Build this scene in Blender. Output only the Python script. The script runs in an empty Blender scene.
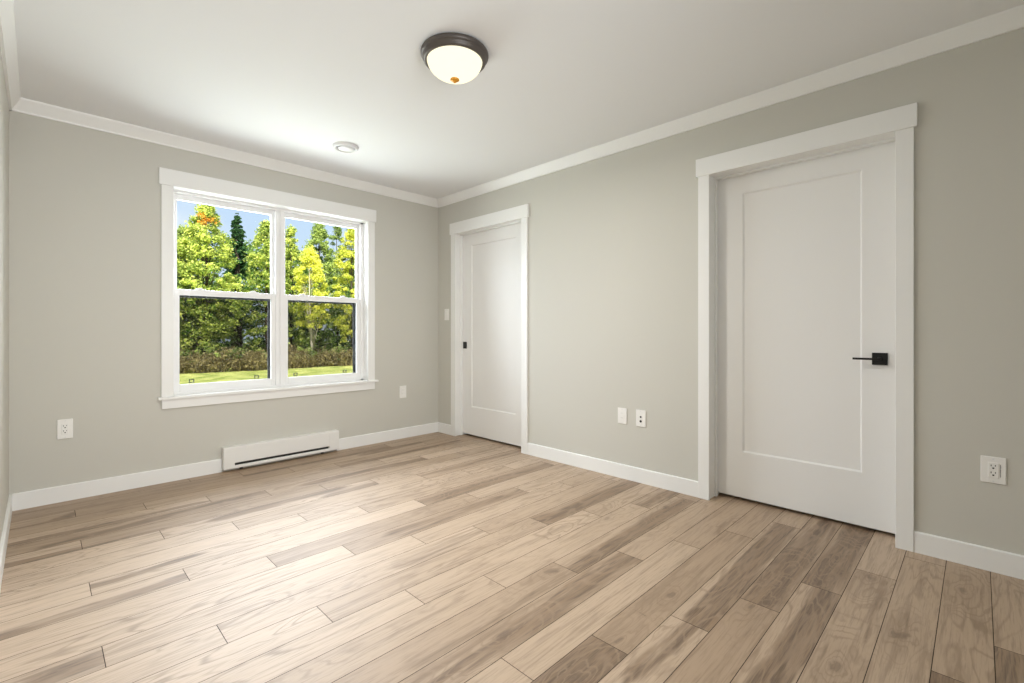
import bpy, bmesh, math, random
from mathutils import Vector, Matrix, noise as mnoise

S = bpy.context.scene
COL = S.collection

# ------------------------------------------------------------------ camera
cam_d = bpy.data.cameras.new('camera')
cam = bpy.data.objects.new('camera', cam_d)
COL.objects.link(cam)
S.camera = cam
cam.location = (-2.974, -4.053, 1.062)
cam.rotation_euler = (math.radians(90), 0, -math.radians(45.195))
cam_d.sensor_width = 36
cam_d.lens = 469.8 / 1024 * 36
cam_d.shift_y = -10.5 / 1024
cam_d.clip_start = 0.02
cam_d.clip_end = 400

# ------------------------------------------------------------------ colour management
S.view_settings.view_transform = 'Standard'
S.view_settings.look = 'None'
S.view_settings.gamma = 1.0
S.view_settings.exposure = 0.07
S.view_settings.use_curve_mapping = False
S.cycles.use_denoising = True
S.cycles.max_bounces = 12
S.cycles.diffuse_bounces = 8
S.cycles.transparent_max_bounces = 24
S.cycles.sample_clamp_indirect = 8

# ------------------------------------------------------------------ world: pale summer sky with thin cloud
W = bpy.data.worlds.new('sky')
S.world = W
W.use_nodes = True
wn, wl = W.node_tree.nodes, W.node_tree.links
wn.clear()
w_out = wn.new('ShaderNodeOutputWorld')
w_bg = wn.new('ShaderNodeBackground')
w_bg.inputs['Strength'].default_value = 1.0
w_tc = wn.new('ShaderNodeTexCoord')
w_sep = wn.new('ShaderNodeSeparateXYZ')
w_ramp = wn.new('ShaderNodeValToRGB')
w_ramp.color_ramp.elements[0].position = 0.0
w_ramp.color_ramp.elements[0].color = (0.74, 0.87, 1.0, 1)
w_ramp.color_ramp.elements[1].position = 0.55
w_ramp.color_ramp.elements[1].color = (0.36, 0.58, 0.98, 1)
w_noise = wn.new('ShaderNodeTexNoise')
w_noise.inputs['Scale'].default_value = 5.0
w_noise.inputs['Detail'].default_value = 6.0
w_cr = wn.new('ShaderNodeValToRGB')
w_cr.color_ramp.elements[0].position = 0.48
w_cr.color_ramp.elements[1].position = 0.70
w_mix = wn.new('ShaderNodeMix')
w_mix.data_type = 'RGBA'
w_mix.inputs['B'].default_value = (0.95, 0.97, 1.0, 1)
wl.new(w_tc.outputs['Generated'], w_sep.inputs[0])
wl.new(w_sep.outputs['Z'], w_ramp.inputs[0])
wl.new(w_tc.outputs['Generated'], w_noise.inputs['Vector'])
wl.new(w_noise.outputs['Fac'], w_cr.inputs[0])
wl.new(w_cr.outputs[0], w_mix.inputs['Factor'])
wl.new(w_ramp.outputs[0], w_mix.inputs['A'])
wl.new(w_mix.outputs['Result'], w_bg.inputs['Color'])
wl.new(w_bg.outputs[0], w_out.inputs[0])

# ------------------------------------------------------------------ sun, daylight and added rear fill
def light(name, kind, loc, energy, color=(1, 1, 1), size=None, direction=None, angle=None):
    d = bpy.data.lights.new(name, kind)
    d.energy = energy
    d.color = color
    if kind == 'AREA':
        d.shape = 'RECTANGLE'
        d.size, d.size_y = size
    if kind == 'SUN' and angle:
        d.angle = angle
    if kind == 'POINT' and size:
        d.shadow_soft_size = size
    o = bpy.data.objects.new(name, d)
    COL.objects.link(o)
    o.location = loc
    if direction is not None:
        o.rotation_euler = Vector(direction).to_track_quat('-Z', 'Y').to_euler()
    return o

light('sun', 'SUN', (-8, -10, 14), 10.0, (1.0, 0.96, 0.86), direction=(0.34, 0.56, -0.75), angle=math.radians(0.6))
light('window_daylight', 'AREA', (-1.56, 0.28, 1.36), 76, (0.82, 0.87, 1.0), (1.7, 1.6), (0, -1, 0))
light('high_sky_daylight', 'AREA', (-1.56, 1.15, 2.75), 235, (0.89, 0.94, 1.0), (2.6, 1.3), (0, -0.62, -0.78))
rear = light('rear_fill_light', 'AREA', (-2.35, -4.80, 1.35), 18, (0.97, 0.985, 1.0), (1.2, 1.4), (0.05, 1, 0))  # fill added behind the camera to brighten the room
rear.data.spread = math.radians(100)

# ------------------------------------------------------------------ dimensions
XL, YB, YR, H = -3.098, 0.0, -4.70, 2.44       # left wall, back wall, rear wall, ceiling
ZC = 2.362                                     # lower edge of the crown moulding
BT, BH = 0.013, 0.100                          # baseboard
WT = 0.18                                      # wall thickness

# ------------------------------------------------------------------ material helpers
def new_mat(name):
    m = bpy.data.materials.new(name)
    m.use_nodes = True
    return m, m.node_tree.nodes, m.node_tree.links, m.node_tree.nodes['Principled BSDF']

def paint(name, col, rough=0.5, bump=0.0, bscale=300, spec=0.5, metal=0.0, vary=0.0):
    m, n, l, b = new_mat(name)
    b.inputs['Roughness'].default_value = rough
    b.inputs['Specular IOR Level'].default_value = spec
    b.inputs['Metallic'].default_value = metal
    tc = n.new('ShaderNodeTexCoord')
    nz = n.new('ShaderNodeTexNoise')
    nz.inputs['Scale'].default_value = bscale
    nz.inputs['Detail'].default_value = 3
    l.new(tc.outputs['Object'], nz.inputs['Vector'])
    mx = n.new('ShaderNodeMix')
    mx.data_type = 'RGBA'
    k = 1 - vary
    mx.inputs['A'].default_value = (col[0] * k, col[1] * k, col[2] * k, 1)
    mx.inputs['B'].default_value = (*col, 1)
    l.new(nz.outputs['Fac'], mx.inputs['Factor'])
    l.new(mx.outputs['Result'], b.inputs['Base Color'])
    if bump:
        bp = n.new('ShaderNodeBump')
        bp.inputs['Strength'].default_value = bump
        bp.inputs['Distance'].default_value = 0.002
        l.new(nz.outputs['Fac'], bp.inputs['Height'])
        l.new(bp.outputs[0], b.inputs['Normal'])
    return m

M = {}
M['wall'] = paint('greige_wall_paint', (0.592, 0.580, 0.528), 0.75, 0.08, 260, 0.3, vary=0.02)
M['ceiling'] = paint('ceiling_paint', (0.82, 0.83, 0.84), 0.85, 0.06, 220, 0.2, vary=0.02)
M['trim'] = paint('white_trim_paint', (0.84, 0.84, 0.825), 0.38, 0.02, 120, 0.5, vary=0.01)
M['door'] = paint('white_door_paint', (0.82, 0.815, 0.80), 0.42, 0.02, 140, 0.5, vary=0.01)
M['vinyl'] = paint('white_window_vinyl', (0.84, 0.84, 0.84), 0.35, 0.0, 100, 0.5)
M['plastic'] = paint('white_plate_plastic', (0.84, 0.83, 0.80), 0.3, 0.0, 100, 0.5)
M['socket'] = paint('dark_socket_slot', (0.03, 0.03, 0.03), 0.6)
M['grey_slot'] = paint('grey_plate_slot', (0.33, 0.33, 0.32), 0.5)
M['ink'] = paint('grey_print', (0.10, 0.10, 0.10), 0.7)
M['heater'] = paint('heater_enamel', (0.80, 0.79, 0.765), 0.4, 0.02, 140)
M['dark_gap'] = paint('dark_interior_metal', (0.035, 0.033, 0.03), 0.7)
M['black'] = paint('matte_black_metal', (0.008, 0.008, 0.008), 0.45, 0, 100, 0.4, 0.0)
M['bronze'] = paint('dark_bronze_metal', (0.10, 0.085, 0.075), 0.42, 0.02, 90, 0.5, 0.35, vary=0.1)
M['amber'] = paint('brass_finial', (0.75, 0.33, 0.03), 0.35, 0, 90, 0.5, 0.3)
M['vent'] = paint('white_vent_plastic', (0.74, 0.74, 0.74), 0.45)
M['subfloor'] = paint('dark_plank_joint', (0.045, 0.030, 0.020), 0.9)
M['screen_frame'] = paint('charcoal_screen_frame', (0.012, 0.012, 0.012), 0.5)
M['bark'] = paint('brown_bark', (0.10, 0.075, 0.055), 0.9, 0.5, 14, 0.2, vary=0.5)
M['pale_bark'] = paint('pale_birch_bark', (0.62, 0.55, 0.44), 0.85, 0.3, 20, 0.2, vary=0.4)

def emission(name, col, strength):
    m = bpy.data.materials.new(name)
    m.use_nodes = True
    n, l = m.node_tree.nodes, m.node_tree.links
    n.clear()
    o = n.new('ShaderNodeOutputMaterial')
    e = n.new('ShaderNodeEmission')
    lw = n.new('ShaderNodeTexNoise')
    lw.inputs['Scale'].default_value = 6
    mx = n.new('ShaderNodeMix')
    mx.data_type = 'RGBA'
    mx.inputs['A'].default_value = (*col, 1)
    mx.inputs['B'].default_value = (col[0], col[1] * 0.985, col[2] * 0.95, 1)
    l.new(lw.outputs['Fac'], mx.inputs['Factor'])
    l.new(mx.outputs['Result'], e.inputs[0])
    e.inputs[1].default_value = strength
    l.new(e.outputs[0], o.inputs[0])
    return m
M['dome'] = emission('lit_frosted_glass', (1.0, 0.94, 0.70), 1.25)

def glass_mat():
    m = bpy.data.materials.new('clear_window_glass')
    m.use_nodes = True
    n, l = m.node_tree.nodes, m.node_tree.links
    n.clear()
    o = n.new('ShaderNodeOutputMaterial')
    mix = n.new('ShaderNodeMixShader')
    t = n.new('ShaderNodeBsdfTransparent')
    t.inputs[0].default_value = (0.97, 0.985, 0.975, 1)
    g = n.new('ShaderNodeBsdfGlossy')
    g.inputs['Roughness'].default_value = 0.0
    f = n.new('ShaderNodeFresnel')
    f.inputs[0].default_value = 1.18
    l.new(f.outputs[0], mix.inputs[0])
    l.new(t.outputs[0], mix.inputs[1])
    l.new(g.outputs[0], mix.inputs[2])
    l.new(mix.outputs[0], o.inputs[0])
    return m
M['glass'] = glass_mat()

def screen_mat():
    m = bpy.data.materials.new('charcoal_insect_mesh')
    m.use_nodes = True
    n, l = m.node_tree.nodes, m.node_tree.links
    n.clear()
    o = n.new('ShaderNodeOutputMaterial')
    mix = n.new('ShaderNodeMixShader')
    t = n.new('ShaderNodeBsdfTransparent')
    d = n.new('ShaderNodeBsdfDiffuse')
    d.inputs[0].default_value = (0.02, 0.018, 0.016, 1)
    mix.inputs[0].default_value = 0.36
    l.new(t.outputs[0], mix.inputs[1])
    l.new(d.outputs[0], mix.inputs[2])
    l.new(mix.outputs[0], o.inputs[0])
    return m
M['screen'] = screen_mat()

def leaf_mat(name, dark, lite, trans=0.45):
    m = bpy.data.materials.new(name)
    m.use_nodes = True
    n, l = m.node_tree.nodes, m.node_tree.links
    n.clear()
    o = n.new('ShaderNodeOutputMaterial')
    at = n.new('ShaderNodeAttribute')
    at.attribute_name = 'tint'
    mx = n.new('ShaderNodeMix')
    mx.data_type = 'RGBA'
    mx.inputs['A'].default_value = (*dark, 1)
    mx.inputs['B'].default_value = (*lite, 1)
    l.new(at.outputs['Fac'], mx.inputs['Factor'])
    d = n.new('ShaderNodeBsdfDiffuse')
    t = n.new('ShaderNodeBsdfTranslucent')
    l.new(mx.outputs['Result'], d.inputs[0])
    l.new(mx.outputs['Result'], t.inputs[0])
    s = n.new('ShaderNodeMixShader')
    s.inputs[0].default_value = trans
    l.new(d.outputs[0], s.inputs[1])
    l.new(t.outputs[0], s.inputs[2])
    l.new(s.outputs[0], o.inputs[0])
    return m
M['leaf_bright'] = leaf_mat('yellow_green_leaves', (0.10, 0.21, 0.03), (0.90, 0.93, 0.26))
M['leaf_yellow'] = leaf_mat('yellow_leaves', (0.34, 0.42, 0.04), (1.0, 0.95, 0.22))
M['leaf_mid'] = leaf_mat('mid_green_leaves', (0.06, 0.14, 0.03), (0.66, 0.76, 0.24))
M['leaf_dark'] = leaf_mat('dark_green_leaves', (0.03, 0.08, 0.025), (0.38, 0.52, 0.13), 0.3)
M['needles'] = leaf_mat('dark_spruce_needles', (0.015, 0.05, 0.02), (0.08, 0.17, 0.06), 0.15)
M['weeds'] = leaf_mat('dry_weed_stalks', (0.13, 0.10, 0.045), (0.62, 0.52, 0.26), 0.3)
M['leaf_orange'] = leaf_mat('orange_leaves', (0.75, 0.28, 0.04), (1.0, 0.62, 0.12))

def lawn_mat():
    m, n, l, b = new_mat('sunlit_lawn_grass')
    b.inputs['Roughness'].default_value = 0.9
    tc = n.new('ShaderNodeTexCoord')
    a = n.new('ShaderNodeTexNoise')
    a.inputs['Scale'].default_value = 1.6
    a.inputs['Detail'].default_value = 8
    l.new(tc.outputs['Object'], a.inputs['Vector'])
    r = n.new('ShaderNodeValToRGB')
    r.color_ramp.elements[0].position = 0.35
    r.color_ramp.elements[0].color = (0.34, 0.42, 0.07, 1)
    r.color_ramp.elements[1].position = 0.62
    r.color_ramp.elements[1].color = (0.80, 0.80, 0.24, 1)
    l.new(a.outputs['Fac'], r.inputs[0])
    l.new(r.outputs[0], b.inputs['Base Color'])
    bp = n.new('ShaderNodeBump')
    bp.inputs['Distance'].default_value = 0.1
    l.new(a.outputs['Fac'], bp.inputs['Height'])
    l.new(bp.outputs[0], b.inputs['Normal'])
    return m
M['lawn'] = lawn_mat()

def wood_mat():
    m, n, l, b = new_mat('wood_plank_floor')
    def math_(op, a, bb=None, clamp=False):
        nd = n.new('ShaderNodeMath')
        nd.operation = op
        nd.use_clamp = clamp
        for i, v in enumerate((a, bb)):
            if v is None:
                continue
            if isinstance(v, (int, float)):
                nd.inputs[i].default_value = v
            else:
                l.new(v, nd.inputs[i])
        return nd.outputs[0]
    def mix(f, A, B, blend='MIX'):
        nd = n.new('ShaderNodeMix')
        nd.data_type = 'RGBA'
        nd.blend_type = blend
        for k, v in (('Factor', f), ('A', A), ('B', B)):
            if isinstance(v, tuple):
                nd.inputs[k].default_value = (*v, 1)
            elif isinstance(v, (int, float)):
                nd.inputs[k].default_value = v
            else:
                l.new(v, nd.inputs[k])
        return nd.outputs['Result']
    def ramp(v, p0, p1):
        nd = n.new('ShaderNodeMapRange')
        nd.interpolation_type = 'SMOOTHSTEP'
        l.new(v, nd.inputs[0])
        nd.inputs[1].default_value = p0
        nd.inputs[2].default_value = p1
        return nd.outputs[0]
    geo = n.new('ShaderNodeTexCoord')
    sep = n.new('ShaderNodeSeparateXYZ')
    l.new(geo.outputs['Object'], sep.inputs[0])
    at = n.new('ShaderNodeAttribute')
    at.attribute_name = 'plank'
    sc = n.new('ShaderNodeSeparateColor')
    l.new(at.outputs['Color'], sc.inputs[0])
    rnd, tone, heart = sc.outputs[0], sc.outputs[1], sc.outputs[2]
    X, Y = sep.outputs['X'], sep.outputs['Y']
    off = math_('MULTIPLY', rnd, 53.0)
    def coords(sx, sy, k):
        c = n.new('ShaderNodeCombineXYZ')
        l.new(math_('ADD', math_('MULTIPLY', X, sx), off), c.inputs[0])
        l.new(math_('ADD', math_('MULTIPLY', Y, sy), math_('MULTIPLY', rnd, k)), c.inputs[1])
        l.new(math_('MULTIPLY', rnd, 7.0), c.inputs[2])
        return c.outputs[0]
    def noise(vec, scale, detail, dist=0.0, rough=0.5):
        nd = n.new('ShaderNodeTexNoise')
        nd.inputs['Scale'].default_value = scale
        nd.inputs['Detail'].default_value = detail
        nd.inputs['Distortion'].default_value = dist
        nd.inputs['Roughness'].default_value = rough
        l.new(vec, nd.inputs['Vector'])
        return nd.outputs['Fac']
    big = noise(coords(1.5, 7.5, 31.0), 1.0, 2, 0.6)             # slow swirl along the plank
    fine = noise(coords(9.0, 210.0, 17.0), 1.0, 3, 0.2, 0.6)     # fibres
    mid = noise(coords(2.2, 34.0, 23.0), 1.0, 5, 1.0, 0.65)      # streaks
    # growth rings: cathedral swirls of a slow field, and rings around each knot
    kn = n.new('ShaderNodeAttribute')
    kn.attribute_name = 'knot'
    ks = n.new('ShaderNodeSeparateXYZ')
    l.new(kn.outputs['Vector'], ks.inputs[0])
    ku, kv, kstr = ks.outputs[0], ks.outputs[1], ks.outputs[2]
    ku = math_('ADD', ku, math_('MULTIPLY', math_('SUBTRACT', big, 0.5), 0.22))
    kv = math_('ADD', kv, math_('MULTIPLY', math_('SUBTRACT', noise(coords(9.0, 26.0, 9.0), 1.0, 3, 0.0), 0.5), 0.085))
    kr = math_('SQRT', math_('ADD', math_('POWER', math_('MULTIPLY', ku, 0.42), 2.0), math_('POWER', kv, 2.0)))
    near = math_('MULTIPLY', math_('SUBTRACT', 1.0, ramp(kr, 0.03, 0.13)), kstr)
    fld = math_('ADD', math_('MULTIPLY', big, 9.0), math_('MULTIPLY', mid, 0.9))
    fld = math_('ADD', fld, math_('MULTIPLY', math_('MULTIPLY', kr, 62.0), near))
    bands = math_('FRACT', fld)
    bands = math_('ABSOLUTE', math_('SUBTRACT', math_('MULTIPLY', bands, 2.0), 1.0))
    ring = ramp(noise(coords(0.9, 5.0, 41.0), 1.0, 2, 0.4), 0.40, 0.66)
    ring = math_('MULTIPLY', ramp(bands, 0.55, 1.0), math_('MAXIMUM', ring, near))
    light_c = mix(tone, (0.335, 0.228, 0.143), (0.560, 0.425, 0.308))
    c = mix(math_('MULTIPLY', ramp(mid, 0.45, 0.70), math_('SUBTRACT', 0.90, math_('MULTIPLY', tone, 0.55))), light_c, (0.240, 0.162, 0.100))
    c = mix(math_('MULTIPLY', ring, 0.60), c, (0.235, 0.155, 0.092))
    c = mix(math_('MULTIPLY', near, 0.30), c, (0.30, 0.205, 0.130))
    # heartwood: patches with a grain-torn edge
    edge = noise(coords(1.8, 20.0, 67.0), 1.0, 4, 0.8, 0.55)
    he = math_('ADD', heart, math_('MULTIPLY', math_('SUBTRACT', edge, 0.5), 1.5))
    he = math_('ADD', he, math_('MULTIPLY', math_('SUBTRACT', fine, 0.5), 0.30))
    hm = math_('MULTIPLY', ramp(he, 0.30, 0.72), ramp(heart, 0.0, 0.22))
    hcol = mix(ramp(mid, 0.34, 0.64), (0.235, 0.146, 0.080), (0.100, 0.057, 0.028))
    hcol = mix(math_('MULTIPLY', ramp(bands, 0.50, 1.0), 0.60), hcol, (0.32, 0.222, 0.145))
    c = mix(math_('MULTIPLY', hm, math_('SUBTRACT', 0.96, math_('MULTIPLY', ramp(fine, 0.35, 0.6), 0.28))), c, hcol)
    core = math_('MULTIPLY', math_('SUBTRACT', 1.0, ramp(kr, 0.004, 0.020)), kstr)
    c = mix(math_('MULTIPLY', core, 0.5), c, (0.090, 0.052, 0.030))
    c = mix(math_('MULTIPLY', ramp(fine, 0.50, 0.72), 0.36), c, (0.155, 0.098, 0.058))
    l.new(c, b.inputs['Base Color'])
    rr = n.new('ShaderNodeMapRange')
    l.new(fine, rr.inputs[0])
    rr.inputs[3].default_value = 0.46
    rr.inputs[4].default_value = 0.60
    l.new(rr.outputs[0], b.inputs['Roughness'])
    b.inputs['Coat Weight'].default_value = 0.5        # satin wear layer
    b.inputs['Coat Roughness'].default_value = 0.66
    b.inputs['Coat IOR'].default_value = 1.55
    b.inputs['Specular IOR Level'].default_value = 0.75
    bp = n.new('ShaderNodeBump')
    bp.inputs['Strength'].default_value = 0.12
    bp.inputs['Distance'].default_value = 0.001
    l.new(fine, bp.inputs['Height'])
    l.new(bp.outputs[0], b.inputs['Normal'])
    return m
M['wood'] = wood_mat()

# ------------------------------------------------------------------ object helpers
ORG = {}
def empty(name, loc, label=None, cat=None, group=None, kind=None):
    o = bpy.data.objects.new(name, None)
    COL.objects.link(o)
    o.location = loc
    o.empty_display_size = 0.1
    ORG[o] = Vector(loc)
    tag(o, label, cat, group, kind)
    return o

def tag(o, label=None, cat=None, group=None, kind=None):
    for k, v in (('label', label), ('category', cat), ('group', group), ('kind', kind)):
        if v:
            o[k] = v
    return o

def obj(name, bm, m, parent=None, bevel=0.0, seg=2, smooth=False, loc=None):
    """Link a bmesh given in world coordinates as one mesh object."""
    org = ORG[parent] if parent is not None else Vector(loc or (0, 0, 0))
    if org.length:
        bmesh.ops.translate(bm, verts=bm.verts, vec=-org)
    bmesh.ops.recalc_face_normals(bm, faces=bm.faces)
    me = bpy.data.meshes.new(name)
    bm.to_mesh(me)
    bm.free()
    if smooth:
        for p in me.polygons:
            p.use_smooth = True
    for mm in (m if isinstance(m, (list, tuple)) else (m,)):
        me.materials.append(mm)
    o = bpy.data.objects.new(name, me)
    COL.objects.link(o)
    if parent is not None:
        o.parent = parent
    else:
        o.location = org
    ORG[o] = org.copy()
    if bevel:
        md = o.modifiers.new('bevel', 'BEVEL')
        md.width = bevel
        md.segments = seg
        md.limit_method = 'ANGLE'
        md.harden_normals = False
    return o

def box(bm, x0, x1, y0, y1, z0, z1):
    x0, x1 = sorted((x0, x1)); y0, y1 = sorted((y0, y1)); z0, z1 = sorted((z0, z1))
    v = [bm.verts.new(p) for p in ((x0, y0, z0), (x1, y0, z0), (x1, y1, z0), (x0, y1, z0),
                                   (x0, y0, z1), (x1, y0, z1), (x1, y1, z1), (x0, y1, z1))]
    for f in ((0, 3, 2, 1), (4, 5, 6, 7), (0, 1, 5, 4), (1, 2, 6, 5), (2, 3, 7, 6), (3, 0, 4, 7)):
        bm.faces.new([v[i] for i in f])
    return bm

def bx(*a):
    return box(bmesh.new(), *a)

def boxes(*items):
    bm = bmesh.new()
    for a in items:
        box(bm, *a)
    return bm

def lathe(profile, center, seg=64, bm=None, axis='Z'):
    """profile: list of (radius, z); revolve about the vertical through center."""
    bm = bm or bmesh.new()
    rings = []
    for r, z in profile:
        if r < 1e-6:
            rings.append([bm.verts.new((center[0], center[1], z))])
        else:
            rings.append([bm.verts.new((center[0] + r * math.cos(2 * math.pi * k / seg),
                                        center[1] + r * math.sin(2 * math.pi * k / seg), z)) for k in range(seg)])
    for a, b in zip(rings, rings[1:]):
        for k in range(seg):
            k2 = (k + 1) % seg
            if len(a) == 1 and len(b) == 1:
                continue
            if len(a) == 1:
                bm.faces.new((a[0], b[k], b[k2]))
            elif len(b) == 1:
                bm.faces.new((a[k], b[0], a[k2]))
            else:
                bm.faces.new((a[k], b[k], b[k2], a[k2]))
    return bm

def extrude_profile(pts, p0, p1, out, bm=None):
    """Sweep a profile of (distance from wall, z) from p0 to p1 (xy), out = unit xy vector off the wall."""
    bm = bm or bmesh.new()
    A = [bm.verts.new((p0[0] + out[0] * d, p0[1] + out[1] * d, z)) for d, z in pts]
    B = [bm.verts.new((p1[0] + out[0] * d, p1[1] + out[1] * d, z)) for d, z in pts]
    k = len(pts)
    for i in range(k):
        j = (i + 1) % k
        bm.faces.new((A[i], A[j], B[j], B[i]))
    bm.faces.new(A[::-1])
    bm.faces.new(B)
    return bm

def tube(bm, pts, radii, seg=8):
    rings = []
    for i, (p, r) in enumerate(zip(pts, radii)):
        p = Vector(p)
        d = (Vector(pts[min(i + 1, len(pts) - 1)]) - Vector(pts[max(i - 1, 0)])).normalized()
        q = d.to_track_quat('Z', 'Y')
        rings.append([bm.verts.new(p + q @ Vector((r * math.cos(2 * math.pi * k / seg), r * math.sin(2 * math.pi * k / seg), 0))) for k in range(seg)])
    for a, b in zip(rings, rings[1:]):
        for k in range(seg):
            bm.faces.new((a[k], a[(k + 1) % seg], b[(k + 1) % seg], b[k]))
    bm.faces.new(rings[0][::-1])
    bm.faces.new(rings[-1])
    return bm

# ------------------------------------------------------------------ door and window openings
DOORS = {  # name: (y of opening nearest the back wall, y of the other side, top)
    'door_1': (-0.304, -1.226, 2.040),
    'door_2': (-2.854, -3.763, 2.040),
}
WX0, WX1, WZ0, WZ1 = -2.303, -0.813, 0.600, 2.083

# ------------------------------------------------------------------ room shell
def structure(name, bm, m, **kw):
    o = obj(name, bm, m, **kw)
    o['kind'] = 'structure'
    return o

structure('ceiling', bx(XL - WT, WT + 0.05, YR - WT, YB + WT, H, H + 0.15), M['ceiling'])

g = 0.012  # rough opening margin behind the jambs
structure('wall_back', boxes(
    (XL - WT, WX0 - g, YB, YB + WT, -0.30, H), (WX1 + g, WT, YB, YB + WT, -0.30, H),
    (WX0 - g, WX1 + g, YB, YB + WT, -0.30, WZ0 - 0.025), (WX0 - g, WX1 + g, YB, YB + WT, WZ1 + g, H)), M['wall'])
d1, d2 = DOORS['door_1'], DOORS['door_2']
structure('wall_right', boxes(
    (0, WT, YB, d1[0] + g, -0.02, H), (0, WT, d1[1] - g, d2[0] + g, -0.02, H), (0, WT, d2[1] - g, YR, -0.02, H),
    (0, WT, d1[0] + g, d1[1] - g, d1[2] + g, H), (0, WT, d2[0] + g, d2[1] - g, d2[2] + g, H),
    (WT, WT + 0.02, YB, YR, -0.02, H)), M['wall'])  # last box: backing added to stop sky light leaking under the doors
structure('wall_left', bx(XL - WT, XL, YB, YR - WT, -0.02, H), M['wall'])
# unseen rear wall behind the camera; its opening is added for the fill light
structure('wall_rear', boxes(
    (XL, -3.0, YR - WT, YR, -0.02, H), (-1.70, WT, YR - WT, YR, -0.02, H),
    (-3.0, -1.70, YR - WT, YR, -0.02, 0.60), (-3.0, -1.70, YR - WT, YR, 2.09, H)), M['wall'])
# unseen slab added to keep the sun out of the rear opening
structure('rear_sun_blocker', bx(XL - 1.0, WT + 0.6, YR - 3.2, YR - WT, H, H + 0.12), M['trim'])

# crown moulding: flat sloped board with a small lip at its lower edge
CROWN = [(0, ZC), (0.012, ZC), (0.014, ZC + 0.010), (0.046, H - 0.010), (0.048, H), (0, H)]
structure('trim_1', extrude_profile(CROWN, (XL, YB), (0, YB), (0, -1)), M['trim'])
structure('trim_2', extrude_profile(CROWN, (0, YB), (0, YR), (-1, 0)), M['trim'])
structure('trim_3', extrude_profile(CROWN, (XL, YB), (XL, YR), (1, 0)), M['trim'])

BASE = [(0, 0), (BT, 0), (BT, BH - 0.004), (BT - 0.004, BH), (0, BH)]
HX0, HX1 = -2.004, -1.113        # heater ends
def baseboard(name, spans, out):
    bm = bmesh.new()
    for p0, p1 in spans:
        extrude_profile(BASE, p0, p1, out, bm)
    structure(name, bm, M['trim'])
CW = 0.069                       # casing width
baseboard('baseboard_back', [((XL + BT, YB), (HX0 - 0.002, YB)), ((HX1 + 0.002, YB), (-BT, YB))], (0, -1))
baseboard('baseboard_right', [((0, YB), (0, d1[0] + CW + 0.001)), ((0, d1[1] - CW - 0.001), (0, d2[0] + CW + 0.001)),
                              ((0, d2[1] - CW - 0.001), (0, YR))], (-1, 0))
baseboard('baseboard_left', [((XL, YB), (XL, YR))], (1, 0))

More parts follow.
